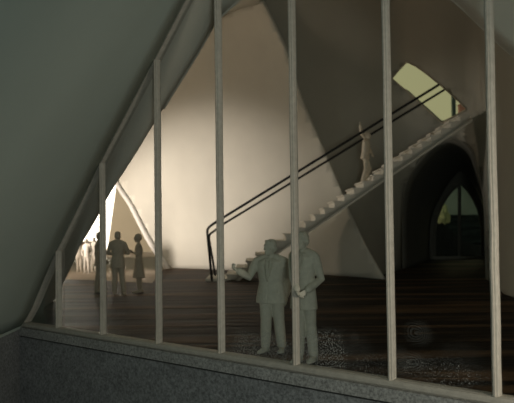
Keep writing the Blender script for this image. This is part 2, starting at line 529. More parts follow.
base = []
for k in range(12):
    px = 383.5 + (172 - 383.5) * k / 11
    Y = 23.5 + (30.6 - 23.5) * (k / 11) ** 0.9
    base.append((px, floor_row(px, Y)))
SAIL_BASE_ROWS = base
left_edge = [tuple(v) for v in [(p.x, p.y) for p in smooth_pts([Vector((170, base[-1][1], 0)), Vector((151, 239, 0)), Vector((134, 206, 0)), Vector((118, 178, 0)), Vector((112, 130, 0)),
                                 Vector((135, 85, 0)), Vector((190, 38, 0)), Vector((230, 12, 0)), Vector((262, 2, 0))], 5)]]
ridge_pts = dens(RIDGE, 30)
outer = base + left_edge[1:] + ridge_pts[::-1][1:-1]
def sail_d2(px, py):
    # on the base line use the floor depth, blend upwards
    yb = lerp_tab([(a, b) for a, b in base], px)
    Yb = lerp_tab([(383.5 + (172 - 383.5) * k / 11, 23.5 + 7.1 * (k / 11) ** 0.9) for k in range(12)], px)
    t = max(0.0, min(1.0, (yb - py) / 90.0))
    return Yb * (1 - t) + sail_depth(px, py) * t
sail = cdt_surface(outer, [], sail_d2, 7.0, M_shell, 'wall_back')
struct(sail); solidify(sail, 0.10, -1.0)

# dark vault to the right with the roof opening and the arched passage
COLS = [(383.5, None),
        (402, [(-140, 18), (0, 24.2), (70, 26.0), (150, 27.2), (270, 28.2), (300, 28.2)]),
        (442, [(-140, 18), (0, 23.2), (88, 25.2), (150, 27.0), (270, 28.2), (300, 28.2)]),
        (476, [(-140, 17), (0, 22.5), (115, 25.4), (150, 25.8), (280, 26.0), (300, 26.0)]),
        (488, [(-140, 16.5), (0, 21), (115, 23.6), (150, 23.6), (300, 22.5)]),
        (504, [(-140, 16), (0, 19.5), (115, 21.0), (150, 20.5), (300, 18.4)]),
        (560, [(-140, 14), (0, 16), (150, 15.5), (330, 14)])]
def vault_depth(px, py):
    xr = (ridge_x(py) if py <= 279.2 else 383.5) - 6
    tab = [(xr - 0.01, lerp_tab(RIDGE_Y, py) + 0.4)]
    for x, t in COLS[1:]:
        if x > xr + 8: tab.append((x, lerp_tab(t, py)))
    return lerp_tab(tab, px)
def vault_floor(px):
    lo, hi = 225.0, 420.0
    for _ in range(40):
        m = (lo + hi) / 2
        if at(px, m, vault_depth(px, m)).z > 0: lo = m
        else: hi = m
    return lo
vb = [(px, vault_floor(px)) for px in (384.5, 388, 392, 396, 400, 402.5)]
vb2 = [(px, vault_floor(px)) for px in (487, 490, 496, 504, 515, 530, 545, 560)]
ARCH = [(402.5, vb[-1][1]), (402, 225), (404, 193), (412, 172), (424, 156), (437, 144), (451, 139), (464, 142), (473, 150), (480, 174), (485, 205), (487, vb2[0][1])]
ARCH_D = [(p.x, p.y) for p in smooth_pts([Vector((*p, 0)) for p in ARCH], 5)]
HATCH = [(392, 78.5), (399.5, 69.5), (407, 62), (416, 66.5), (426, 73.5), (443, 87.5), (455, 98), (466.5, 109.5), (455, 116), (441.6, 123), (424, 107), (408, 92.5)]
top_ = [(560, -110), (480, -110), (400, -110), (320, -110), (262, -110), (235, -70), (252, -10)]
ridge_v = [(x - 6, y - (1.5 if y > 270 else 0)) for x, y in ridge_pts]
outer = vb + ARCH_D[1:-1] + vb2 + [(560, 200), (560, 80), (560, 0)] + top_ + ridge_v[::-1][:]
def vd(px, py):
    return vault_depth(px, py)
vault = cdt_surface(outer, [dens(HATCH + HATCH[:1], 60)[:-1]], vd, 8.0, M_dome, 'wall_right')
struct(vault); solidify(vault, 0.14, -1.0)
# pale cut edge around the roof opening
hp = [at(p[0], p[1], vault_depth(*p) - 0.02) for p in dens(HATCH + HATCH[:1], 80)]
bm = bmesh.new(); add_tube(bm, hp, 0.022, 6, False)
o = obj('trim_5', bm, M_cream); struct(o)

# roof closing the hall between the front lip and the back shells (above the frame)
Btop = resample([gl(v.x, v.y, v.z) for v in B_left[7:] + mid + B_right[:4]], 40)
wall_top = [at(p[0], p[1], sail_d2(*p)) for p in left_edge[22:-1]] + [at(262, 2, 24.35), at(235, -70, vault_depth(235, -70)), at(262, -110, vault_depth(262, -110)), at(320, -110, vault_depth(320, -110)),
            at(400, -110, vault_depth(400, -110)), at(480, -110, vault_depth(480, -110)), at(560, -110, vault_depth(560, -110))]
roof = patch('ceiling_back', Btop, wall_top, M_shell, n=50, k=10, thick=0.1, bulge=(0, 0, 0.8))
struct(roof)
# right flank of the hall, beyond the frame
flank = patch('wall_side', [gl(v.x, v.y, v.z) for v in B_right[3:]],
              [at(560, y, vault_depth(560, y)) for y in (-110, -60, 0, 60, 120, 200, vb2[-1][1])], M_shell, n=20, k=6, thick=0.1)
struct(flank); flank.name = 'wall_flank'

# passage behind the arch and its end wall
a3 = [at(p[0], p[1], vault_depth(*p)) for p in ARCH_D]
END_Y = 34.5
fb = floor_row(434, END_Y)
END = [(429, floor_row(429, END_Y)), (429, 232), (432, 214), (440, 196), (450, 180), (461, 170), (471, 180), (480, 196), (486, 214), (489, 232), (489, floor_row(489, END_Y))]
END_D = [(p.x, p.y) for p in smooth_pts([Vector((*p, 0)) for p in END], 5)]
e3 = [at(p[0], p[1], END_Y) for p in END_D]
pas = patch('ceiling_passage', a3, e3, M_passage_shade, n=60, k=8, thick=0.1); struct(pas)
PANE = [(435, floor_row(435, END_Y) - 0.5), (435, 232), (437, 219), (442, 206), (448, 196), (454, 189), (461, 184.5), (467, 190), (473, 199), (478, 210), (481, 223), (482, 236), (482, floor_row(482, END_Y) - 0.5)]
endw = cdt_surface(END_D, [PANE], lambda x, y: END_Y, 6.0, M_passage_shade, 'wall_end'); struct(endw); solidify(endw, 0.12, 0.0)
# its pointed window
w2 = empty('window_2'); struct(w2)
def bar(name, p0, p1, r, m, parent, Y):
    bm = bmesh.new(); add_tube(bm, [at(*p0, Y), at(*p1, Y)], r, 4); return obj(name, bm, m, parent)
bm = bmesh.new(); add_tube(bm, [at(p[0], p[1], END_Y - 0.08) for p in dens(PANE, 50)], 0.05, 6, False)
obj('frame', bm, M_passage_shade, w2)
bar('mullion', (459.5, 187), (459.5, 262), 0.085, M_passage_shade, w2, END_Y - 0.06)
bar('sill', (434, 258), (483, 257.5), 0.085, M_frame, w2, END_Y - 0.12)
for (x0, x1) in ((PANE[0][0], 459.5), (459.5, 482)):
    bm = bmesh.new()
    pts = [p for p in dens(PANE, 60) if x0 - 0.01 <= p[0] <= x1 + 0.01]
    poly = pts + ([(459.5, pts[0][1]), ] if x0 > 450 else [(459.5, 258.0)])
    if x0 > 450: poly = [(459.5, 258.0), (459.5, 185.5)] + pts
    else: poly = pts + [(459.5, 185.5), (459.5, 258.0)]
    bm.faces.new([bm.verts.new(at(p[0], p[1], END_Y)) for p in poly])
    obj('glass_pane', bm, M_glass2, w2)

# ------------------------------------------------------------------ floor, terrace, ground
fl = [gl(-0.0, 0, 0.08), gl(SPAN, 0, 0.08), Vector((14, 8, 0)), Vector((14, 36, 0)), Vector((4, 36, 0)), Vector((4, 31.5, 0)), Vector((-3, 31.5, 0)),
      on_floor(163, 269.5), on_floor(152, 283), on_floor(112, 281), on_floor(64, 279), on_floor(48, 300)]
bm = bmesh.new(); bm.faces.new([bm.verts.new((p.x, p.y, 0)) for p in fl])
o = obj('floor', bm, M_floor); struct(o); solidify(o, 0.04, 0.0); o.location.z = -0.02
bm = bmesh.new(); add_box(bm, -40, 3.5, 14.6, 70, -0.3, -0.05)
o = obj('terrace', bm, M_terrace); struct(o)
bm = bmesh.new(); add_box(bm, -60, 60, -30, 120, -2.6, -2.4)
o = obj('ground', bm, M_ground); struct(o)
bm = bmesh.new(); add_box(bm, 3.6, 40, 35.0, 100, -0.6, -0.08)
o = obj('ground_garden', bm, M_earth); struct(o); o.name = 'garden_ground'

# white wall standing in for glow, and cream wall beyond the left opening
pa, pb = at(20, 240, 58), at(150, 240, 58)
bm = bmesh.new(); add_box(bm, -32, -7.5, 57.5, 58, -0.05, 16)
o = obj('wall_far', bm, M_white); struct(o)
yb = 252.0
pl = [(107, yb), (119, 165), (132, 140), (190, 140), (190, yb)]
bm = bmesh.new()
v0 = [bm.verts.new(at(x, y, 46.5)) for x, y in pl]; v1 = [bm.verts.new(at(x, y, 46.5) + Vector((0.35, 0.5, 0))) for x, y in pl]
bm.faces.new(v0); bm.faces.new(v1[::-1])
for i in range(len(pl)): bm.faces.new((v0[i], v0[(i + 1) % len(pl)], v1[(i + 1) % len(pl)], v1[i]))
o = obj('wall_outer', bm, M_cream); struct(o)
bm = bmesh.new(); add_box(bm, -30, -11.2, 49.6, 50, -0.05, 0.62); add_box(bm, -30, -11.15, 49.5, 50.1, 0.62, 0.72)
o = obj('wall_low', bm, mat('pinkish_wall', (0.45, 0.31, 0.24), 0.8, 0.05, 1.0)); struct(o)
# white edge rib of the sail wall
bm = bmesh.new()
rp = [at(p[0] - 2.2, p[1], sail_d2(*p) + 0.06) for p in left_edge[:17]]
add_tube(bm, rp, [0.15 - 0.03 * i / 16 for i in range(17)], 8)
o = obj('trim_6', bm, M_white, smooth=True); struct(o)

# ------------------------------------------------------------------ things seen through the far openings
def blob_bush(name, c, r, m, n=9, seed=1):
    rnd = random.Random(seed); bm = bmesh.new()
    for k in range(n):
        a = rnd.uniform(0, 6.28); q = rnd.uniform(0, 0.7)
        add_ball(bm, Vector(c) + Vector((r[0] * q * math.cos(a), r[1] * q * math.sin(a), r[2] * rnd.uniform(-0.6, 0.7))),
                 (r[0] * rnd.uniform(.3, .5), r[1] * rnd.uniform(.3, .5), r[2] * rnd.uniform(.3, .5)), 10)
    add_ball(bm, c, (r[0] * .75, r[1] * .75, r[2] * .8), 12)
    for v in bm.verts: v.co += Vector((rnd.uniform(-1, 1), rnd.uniform(-1, 1), rnd.uniform(-1, 1))) * r[0] * 0.06
    return obj(name, bm, m)
bm = bmesh.new(); add_box(bm, 8, 32, 62, 62.6, -0.1, 5.6)  # wall added to hide the yellow sky behind the end window
o = obj('sky_backing_wall', bm, M_teal); tag(o, 'added dull teal wall outdoors in place of sky in the far pointed window', 'wall')
c = at(470, 221, 56)
bm = bmesh.new(); add_box(bm, 10, 26, 55.5, 56.5, -0.08, 2.25)
bmesh.ops.subdivide_edges(bm, edges=bm.edges[:], cuts=12, use_grid_fill=True)
for v in bm.verts: v.co += Vector((random.uniform(-.15, .15), random.uniform(-.15, .15), random.uniform(-.06, .06)))
o = obj('hedge', bm, M_hedge); tag(o, 'low dark hedge outdoors seen through lower part of the far pointed window', 'hedge')
p = at(441, 215, 47)
o = blob_bush('shrub', (p.x, p.y, 2.3), (0.70, 0.5, 0.95), M_shrub, 10, 3)
bm = bmesh.new(); bm.from_mesh(o.data); add_tube(bm, [(p.x, p.y, -0.08), (p.x, p.y, 1.8)], 0.09, 8); bm.to_mesh(o.data); bm.free()
tag(o, 'bright yellow green shrub outdoors at left edge of the far pointed window', 'shrub')
# dark bank right outside the end window
bm = bmesh.new()
bank = [(428, 219), (435, 221), (439, 224), (442, 222.5), (446, 226), (451, 230), (456, 234.5), (459, 237), (464, 241), (470, 243), (478, 245.5), (484, 246.5), (496, 249)]
f0 = []; f1 = []; f2 = []
for x, y in bank:
    t = at(x, y, 36.2); f1.append(bm.verts.new(t)); f0.append(bm.verts.new((t.x, 35.3, -0.08))); f2.append(bm.verts.new((t.x + .2, 38.6, -0.08)))
for g, h in ((f0, f1), (f1, f2)):
    for i in range(len(bank) - 1): bm.faces.new((g[i], g[i + 1], h[i + 1], h[i]))
bm.faces.new((f0[0], f1[0], f2[0])); bm.faces.new((f0[-1], f2[-1], f1[-1]))
bm.faces.new(f0[::-1] + f2)
o = obj('earth_bank', bm, M_earth); tag(o, 'dark sloping earth bank right outside the far pointed window', 'bank')
# post and brick pier outside the roof opening
p = at(453.5, 100, 66)
bm = bmesh.new(); add_box(bm, p.x - 0.16, p.x + 0.16, 65.8, 66.2, -0.08, at(453.5, 95, 66).z)
add_box(bm, p.x - 0.24, p.x + 0.24, 65.7, 66.3, -0.08, 0.2)
o = obj('post', bm, M_post); tag(o, 'thin dark green post outdoors seen through the slanted roof opening', 'post')
bm = bmesh.new(); p = at(459.5, 104, 70)
add_box(bm, p.x, p.x + 2.2, 70, 70.6, -0.08, p.z - 0.1); add_prism(bm, [(p.x - 0.1, p.z - 0.1), (p.x + 2.3, p.z - 0.1), (p.x + 2.2, p.z), (p.x, p.z)], 'Y', 69.9, 70.7)
o = obj('brick_pier', bm, M_pink); tag(o, 'reddish pier outdoors peeking into right corner of the roof opening', 'pier')

# ------------------------------------------------------------------ staircase
ZN, ZF, ZB = 23.65, 25.05, 25.55
q0 = at(227.5, floor_row(227.5, ZN), ZN); q1 = at(470.0, 114.8, ZN)
NST = 25
G = (q1.x - q0.x) / NST; RISE = (q1.z - 0.0) / NST
stair = empty('staircase', (q0.x, ZN, 0.0))
tag(stair, 'long straight pale staircase climbing right to the slanted roof opening, dark handrails', 'staircase')
bm0 = None
slope = RISE / G
for i in range(NST):
    x0 = i * G; z0 = i * RISE
    poly = [(x0, max(0.0, z0 - 0.02)), (x0 + G, z0 + RISE - 0.09), (x0 + G, z0 + RISE), (x0 - 0.05, z0 + RISE), (x0 - 0.05, z0 + RISE - 0.05), (x0, z0 + RISE - 0.06)]
    bm = bmesh.new(); add_prism(bm, poly, 'Y', 0.0, ZB - ZN)
    obj('step', bm, M_stair, stair)
bm = bmesh.new(); xl = at(205.5, 281, ZN).x - q0.x
add_box(bm, xl, -0.01, -0.05, ZB - ZN, 0.0, 0.07)
obj('landing', bm, M_stair, stair)
xe = NST * G + 0.1
def band(x0, x1, lo_, hi_):                      # sloping strip under the steps, cut level at the floor
    return [(x0 + lo_ / slope, 0.0), (x1, slope * x1 - lo_), (x1, slope * x1 - hi_), (x0 + max(0.0, hi_) / slope, 0.0)]
bm = bmesh.new(); add_prism(bm, band(0, NST * G, 0.25, 0.0), 'Y', 0.30, ZB - ZN - 0.30)
obj('carriage', bm, M_stair, stair)
for y0, y1 in ((0.05, 0.30), (ZB - ZN - 0.30, ZB - ZN - 0.05)):
    bm = bmesh.new(); add_prism(bm, band(0, xe, 0.27, 0.19), 'Y', y0, y1)
    obj('stringer', bm, M_stair, stair)
# handrails (world points -> stair space)
def rail(name, foot, corner, mids, end, Y, r):
    pts = [at(*foot, Y), at(*corner, Y)]
    c = pts[1]; e = at(*end, Y)
    d1 = (pts[0] - c).normalized(); d2 = (e - c).normalized()
    if mids: d2 = (at(*mids, Y) - c).normalized()
    path = [pts[0]] + [c + d1 * 0.15, c + d1 * 0.06 + d2 * 0.03, c + d1 * 0.02 + d2 * 0.08] + [at(*mids, Y)] + [e]
    o = stair.location
    bm = bmesh.new(); add_tube(bm, [p - o for p in path], r, 8)
    h = obj(name, bm, M_rail, stair, smooth=True)
    return h
h = rail('handrail', (212, floor_row(212, ZN) - 0.3), (206.8, 228.0), (215, 222.6), (438.5, 85.0), ZN - 0.03, 0.043)
h['label'] = 'dark front handrail'
h = rail('handrail', (215.6, floor_row(215.6, ZF) - 0.3), (208.4, 234.5), (224, 223.6), (444, 90.0), ZF + 0.03, 0.040)
h['label'] = 'dark rear handrail'

# ------------------------------------------------------------------ people
def hand(bm, wrist, d, n, curl=0.5, k=1.0, side=1):
    """palm, four unequal fingers and a thumb; d = pointing direction, n = palm normal"""
    d = Vector(d).normalized(); n = Vector(n); n = (n - d * n.dot(d)).normalized(); s = d.cross(n) * side
    w = Vector(wrist)
    rot = Matrix((s, d, n)).transposed()
    add_ball(bm, w + d * 0.05 * k, (0.040 * k, 0.055 * k, 0.020 * k), 12, rot)
    for i, (off, ln) in enumerate(((-0.030, 0.068), (-0.010, 0.078), (0.011, 0.073), (0.031, 0.058))):
        p = w + d * 0.088 * k + s * off * k
        q = p + (d * math.cos(curl * 0.7) + n * math.sin(curl * 0.7)) * ln * 0.45 * k
        a2 = curl * 1.7
        r_ = q + (d * math.cos(a2) + n * math.sin(a2)) * ln * 0.35 * k
        a3 = curl * 2.4
        t = r_ + (d * math.cos(a3) + n * math.sin(a3)) * ln * 0.25 * k
        add_tube(bm, [p - d * 0.02 * k, q, r_, t], [0.0105 * k, 0.0100 * k, 0.0092 * k, 0.0082 * k], 8)
    p = w + d * 0.025 * k - s * 0.030 * k
    q = p - s * 0.028 * k + d * 0.030 * k + n * 0.012 * k
    t = q + d * 0.032 * k + n * 0.018 * k - s * 0.004 * k
    add_tube(bm, [p, q, t], [0.0135 * k, 0.0115 * k, 0.0095 * k], 8)

def head_bm(bm, hc, yaw, tilt=0.0):
    n0 = len(bm.verts)
    """head with brow, nose, lips, chin and ears; faces -Y when yaw is 0"""
    rot = Matrix.Rotation(yaw, 3, 'Z') @ Matrix.Rotation(tilt, 3, 'X')
    def P(x, y, z): return Vector(hc) + rot @ Vector((x, y, z))
    add_ball(bm, P(0, 0.008, 0.022), (0.075, 0.095, 0.092), 18, rot)
    add_ball(bm, P(0, -0.020, -0.045), (0.058, 0.066, 0.072), 16, rot)
    add_ball(bm, P(0, -0.062, -0.093), (0.026, 0.024, 0.022), 10, rot)          # chin
    add_tube(bm, [P(0, -0.080, 0.022), P(0, -0.098, -0.010), P(0, -0.108, -0.026)], [0.010, 0.013, 0.016], 8)   # nose
    add_tube(bm, [P(-0.05, -0.068, 0.030), P(0, -0.086, 0.033), P(0.05, -0.068, 0.030)], [0.010, 0.013, 0.010], 8)  # brow
    for s in (-1, 1):
        add_ball(bm, P(s * 0.029, -0.072, 0.010), (0.014, 0.012, 0.011), 8, rot)    # eyes
        add_ball(bm, P(s * 0.044, -0.055, -0.024), (0.020, 0.018, 0.018), 8, rot)   # cheeks
        add_ball(bm, P(s * 0.078, 0.012, -0.006), (0.012, 0.022, 0.034), 8, rot)    # ears
    add_ball(bm, P(0, -0.080, -0.057), (0.024, 0.013, 0.007), 8, rot)           # upper lip
    add_ball(bm, P(0, -0.078, -0.069), (0.021, 0.012, 0.007), 8, rot)           # lower lip
    for v in list(bm.verts)[n0:]: v.co = Vector(hc) + (v.co - Vector(hc)) * 1.09
    return rot

def person(label, group, loc, yaw, H, m, arms, legs, head_yaw=0.0, head_tilt=0.0, dress='suit', hem=0.80, lean=(0, 0), vox=0.010, hair='short',
           curls=(0.5, 0.5), palm=None, female=False, lapels=True, tie=True, girth=1.0):
    """arms: ((elbow, wrist) right, (elbow, wrist) left); legs: ((knee, ankle, toe) right, left) in view-aligned metres about the feet centre
    for a 1.75 m figure; they are turned back into the figure's own frame"""
    inv = Matrix.Rotation(-yaw, 3, 'Z')
    V = lambda p: inv @ Vector(p)
    k = H / 1.75
    root = empty('person', loc); root.rotation_euler = (0, 0, yaw)
    tag(root, label, 'person', group)
    L = V((lean[0], lean[1], 0))
    def lz(z): return L * max(0.0, (z - 0.85) / 0.85)              # upper body leans
    shw = (0.165 if female else 0.195) * (1 + (girth - 1) * 0.8)
    sh = [Vector((-shw, 0.01, 1.415)) + lz(1.4), Vector((shw, 0.01, 1.415)) + lz(1.4)]
    hips = [Vector((-0.088, 0, 0.90)), Vector((0.088, 0, 0.90))]
    A = [[V(p) for p in a] for a in arms]; G_ = [[V(p) for p in g] for g in legs]
    hc = Vector((0, -0.025, 1.622)) + lz(1.68)
    HS = 1.09
    tors = ((0.80, .11, .085), (0.88, .160, .105), (0.96, .160, .105), (1.08, .140, .098), (1.20, .155, .108), (1.32, .175, .110), (1.40, .165, .092), (1.455, .085, .065)) if not female else \
           ((0.80, .11, .085), (0.88, .165, .110), (0.96, .160, .105), (1.08, .118, .085), (1.20, .130, .108), (1.30, .145, .108), (1.40, .135, .080), (1.455, .060, .052))
    tors = tuple((z, rx * (girth if z < 1.44 else 1), ry * (girth if z < 1.44 else 1)) for z, rx, ry in tors)
    def torso(bm, grow, z0, z1, flare=0.0, n=20):
        rings = []
        zs = [t for t in tors if z0 - 1e-6 <= t[0] <= z1 + 1e-6]
        for z, rx, ry in zs:
            rings.append(ell_ring(Vector((0, 0, z)) + lz(z), ((rx + grow), 0, 0), (0, (ry + grow), 0), n))
        return rings
    def arm(bm, i, grow, frac=1.0, r=(0.052, 0.041, 0.029)):
        e, w = A[i]
        r = tuple(x * (0.82 if female else 1 + (girth - 1) * .8) for x in r)
        end = e.lerp(w, frac)
        s_in = sh[i].lerp(Vector((0, 0.01, 1.38)) + lz(1.38), 0.25)
        add_tube(bm, [s_in, sh[i] + (e - sh[i]) * 0.08, sh[i].lerp(e, 0.5), e, e.lerp(end, 0.5), end], [r[0] * .95 + grow, r[0] + grow, (r[0] * .92 + grow), r[1] + grow, (r[1] * .93 + grow), r[2] + grow + (0.006 if grow else 0)], 12)
    def leg(bm, i, grow, z_end=None, r=(0.088, 0.058, 0.040)):
        kn, an, to = G_[i]
        if female: r = (0.086, 0.050, 0.032)
        g2 = grow * 1.5
        r = tuple(x * (1 + (girth - 1) * .7) for x in r)
        add_tube(bm, [hips[i] + Vector((0, 0, 0.02)), hips[i].lerp(kn, 0.35), kn, kn.lerp(an, 0.35), an], [r[0] + grow * .6, r[0] * .92 + grow, r[1] + g2, r[1] * .98 + g2, r[2] + (g2 * 1.25 if grow else 0)], 14)
    # body: one continuous surface
    bm = bmesh.new()
    rot = head_bm(bm, hc, head_yaw, head_tilt)
    add_tube(bm, [Vector((0, 0.012, 1.42)) + lz(1.42), hc + rot @ Vector((0, 0.018, -0.05))], [0.060, 0.052] if not female else [0.045, 0.042], 12)
    add_loft(bm, torso(bm, 0, 0.8, 1.46))
    for i in (0, 1):
        arm(bm, i, 0); leg(bm, i, 0)
        e, w = A[i]
        d = (w - e).normalized()
        nn = V(palm[i]) if palm and palm[i] else Vector((0, -1, 0.2)) if d.z > -0.6 else Vector((1 if i == 0 else -1, 0, 0))
        hand(bm, w, d, nn, curls[i], 1.0 + (girth - 1) * 0.8, 1 if i == 0 else -1)
        kn, an, to = G_[i]
        t = (to - an); t.z = 0; t.normalize()
        add_tube(bm, [an + Vector((0, 0, -0.02)) - t * 0.045, an - Vector((0, 0, 0.045)) + t * 0.06, Vector((an.x, an.y, an.z - 0.055)) + t * 0.14], [0.036, 0.034, 0.026], 10)
    for v in bm.verts: v.co *= k
    bm = remeshed(bm, vox, 2)
    obj('body', bm, m, root, True)
    # hair
    bm = bmesh.new()
    def HP(x, y, z): return hc + rot @ Vector((x, y, z))
    add_ball(bm, HP(0, 0.022, 0.036), (0.078, 0.092, 0.086), 16, rot)
    add_ball(bm, HP(0, 0.050, -0.005), (0.074, 0.066, 0.080), 14, rot)
    if hair == 'bob':
        add_ball(bm, HP(0, 0.050, -0.030), (0.088, 0.072, 0.095), 14, rot)
        add_ball(bm, HP(0, 0.02, 0.05), (0.088, 0.095, 0.085), 14, rot)
    if hair == 'short':
        add_tube(bm, [HP(-0.050, -0.045, 0.085), HP(0.0, -0.055, 0.098), HP(0.050, -0.045, 0.085)], 0.014, 8)
    for v in bm.verts: v.co = hc + (v.co - hc) * HS
    for v in bm.verts: v.co *= k
    bm = remeshed(bm, vox, 2); obj('hair', bm, m, root, True)
    # shoes
    for i in (0, 1):
        kn, an, to = G_[i]
        t = (to - an); t.z = 0; t.normalize(); s = Vector((-t.y, t.x, 0))
        z0 = an.z - 0.085
        bm = bmesh.new(); rings = []
        for (q, wd, h) in ((-0.075, 0.020, 0.03), (-0.062, 0.036, 0.062), (-0.01, 0.040, 0.088), (0.06, 0.044, 0.066), (0.12, 0.048, 0.046), (0.175, 0.040, 0.034), (0.205, 0.018, 0.022)):
            c = Vector((an.x, an.y, z0)) + t * q
            rings.append([c - s * wd, c - s * wd * 1.02 + Vector((0, 0, h * .45)), c - s * wd * .62 + Vector((0, 0, h)), c + s * wd * .62 + Vector((0, 0, h)), c + s * wd * 1.02 + Vector((0, 0, h * .45)), c + s * wd])
        add_loft(bm, rings)
        for v in bm.verts: v.co *= k
        o = obj('shoe', bm, m, root, True)
    if dress == 'dress':
        bm = bmesh.new()
        rings = torso(bm, 0.012, 0.86, 1.46)
        low = [ell_ring((0, 0.0, z), (rx, 0, 0), (0, ry, 0), 20) for z, rx, ry in ((0.44, .205, .185), (0.46, .208, .188), (0.62, .195, .165), (0.76, .185, .135))]
        add_loft(bm, low + rings)
        for i in (0, 1): arm(bm, i, 0.010, 0.02)
        for v in bm.verts: v.co *= k
        bm = remeshed(bm, vox, 2); obj('dress', bm, m, root, True)
        bm = bmesh.new()
        add_loft(bm, [ell_ring(Vector((0, 0, z)) + lz(z), (.137, 0, 0), (0, .104, 0), 20) for z in (1.055, 1.10)])
        for v in bm.verts: v.co *= k
        obj('belt', bm, m, root, True)
        return root
    # trousers
    bm = bmesh.new()
    for i in (0, 1): leg(bm, i, 0.014)
    add_loft(bm, torso(bm, 0.010, 0.80, 1.08))
    for v in bm.verts: v.co *= k
    bm = remeshed(bm, vox, 2); obj('trousers', bm, m, root, True)
    # jacket
    bm = bmesh.new()
    low = [ell_ring((0, 0.0, z), (rx, 0, 0), (0, ry, 0), 20) for z, rx, ry in ((hem, .205 * girth, .150 * girth), (hem + 0.02, .206 * girth, .150 * girth), (0.5 * (hem + .93), .200 * girth, .142 * girth))]
    add_loft(bm, low + torso(bm, 0.026, 0.96, 1.46))
    for i in (0, 1):
        arm(bm, i, 0.016, 0.93)
        add_tube(bm, [Vector((0, 0.02, 1.475)) + lz(1.47), Vector((sh[i].x * .5, 0.015, 1.452)) + lz(1.45), sh[i]], [0.062, 0.062, 0.058], 10)   # shoulder slope
    for v in bm.verts: v.co *= k
    bm = remeshed(bm, vox, 2)
    if lapels:                                    # open V of the jacket front and the closing edge below it
        for v in bm.verts:
            p = v.co / k - lz(v.co.z / k)
            if p.y < -0.05 and p.z < 1.45:
                if p.z > 1.12: wv = 0.052 * min(1.0, (p.z - 1.11) / 0.22); d_ = 0.030
                else: wv = 0.006; d_ = 0.012
                if abs(p.x) < wv: v.co.y += d_ * k
    jk = obj('jacket', bm, m, root, True)
    # front details lie on the chest (figure's own -Y side)
    def chest(x, z, out=0.0):
        rx, ry = lerp_tab([(t[0], t[1] + 0.026) for t in tors], z), lerp_tab([(t[0], t[2] + 0.026) for t in tors], z)
        if z < 0.93: rx, ry = 0.203 * girth, 0.147 * girth
        return Vector((x, -ry * math.sqrt(max(0.05, 1 - (x / rx) ** 2)) - out, z)) + lz(z)
    def plate(name, pts, out, parent, th=0.012):
        bm = bmesh.new()
        f = [bm.verts.new(chest(x, z, out) * k) for x, z in pts]; b = [bm.verts.new(chest(x, z, out - th - 0.02) * k) for x, z in pts]
        bm.faces.new(f); bm.faces.new(b[::-1]); n = len(pts)
        for i in range(n): bm.faces.new((f[i], f[(i + 1) % n], b[(i + 1) % n], b[i]))
        bmesh.ops.triangulate(bm, faces=[q for q in bm.faces if len(q.verts) > 4])
        return obj(name, bm, m, parent)
    if lapels:
        for s in (-1, 1):
            plate('lapel', [(s * 0.006, 1.10), (s * 0.050, 1.22), (s * 0.092, 1.335), (s * 0.085, 1.355), (s * 0.098, 1.37), (s * 0.072, 1.425), (s * 0.044, 1.435), (s * 0.036, 1.32), (s * 0.022, 1.20)], 0.022, jk)
        plate('shirt_front', [(-0.036, 1.43), (0.036, 1.43), (0.03, 1.28), (0.004, 1.12), (-0.004, 1.12), (-0.03, 1.28)], -0.016, jk, 0.004)
        if tie: plate('tie', [(-0.016, 1.435), (0.016, 1.435), (0.011, 1.405), (0.021, 1.22), (0.002, 1.13), (-0.002, 1.13), (-0.021, 1.22), (-0.011, 1.405)], -0.002, jk)
        for s in (-1, 1): plate('pocket', [(s * 0.085, 0.96), (s * 0.155, 0.965), (s * 0.155, 0.925), (s * 0.085, 0.92)], 0.006, jk)
    return root

st = ((-0.09, 0.0, 0.48), (-0.10, 0.02, 0.085), (-0.11, -0.15, 0.0)), ((0.09, 0.0, 0.48), (0.10, 0.02, 0.085), (0.12, -0.15, 0.0))
# the two men just behind the glass
f1 = on_floor(272.0, 351.5)
person('stout model man in suit and tie gesturing with one raised hand, behind the glass', 'plaster model figures', f1, R(-24), 1.72, M_fig,
       (((-0.345, -0.03, 1.165), (-0.515, -0.13, 1.275)), ((0.262, 0.05, 1.13), (0.235, 0.0, 0.865))),
       (((-0.085, -0.02, 0.48), (-0.10, 0.0, 0.085), (-0.22, -0.16, 0)), ((0.115, 0.02, 0.48), (0.155, 0.03, 0.085), (0.13, -0.16, 0))),
       head_yaw=R(-28), dress='suit', hem=0.76, vox=0.009, curls=(1.1, 0.45), palm=((0.1, -0.5, 0.85), None), girth=1.22)
f2 = on_floor(304.5, 361.0)
person('model man in long coat with hand at his pocket, half hidden behind a mullion', 'plaster model figures', f2, R(-42), 1.85, M_fig,
       (((-0.14, -0.10, 1.12), (-0.10, -0.24, 0.97)), ((0.235, -0.02, 1.10), (0.03, -0.21, 0.965))),
       (((-0.06, 0.0, 0.48), (-0.07, 0.02, 0.085), (-0.18, -0.14, 0)), ((0.09, 0.02, 0.48), (0.125, 0.0, 0.085), (0.04, -0.17, 0))),
       head_yaw=R(5), dress='suit', hem=0.70, vox=0.009, curls=(0.6, 0.7), palm=(None, (-0.3, 0.9, 0)), tie=False)
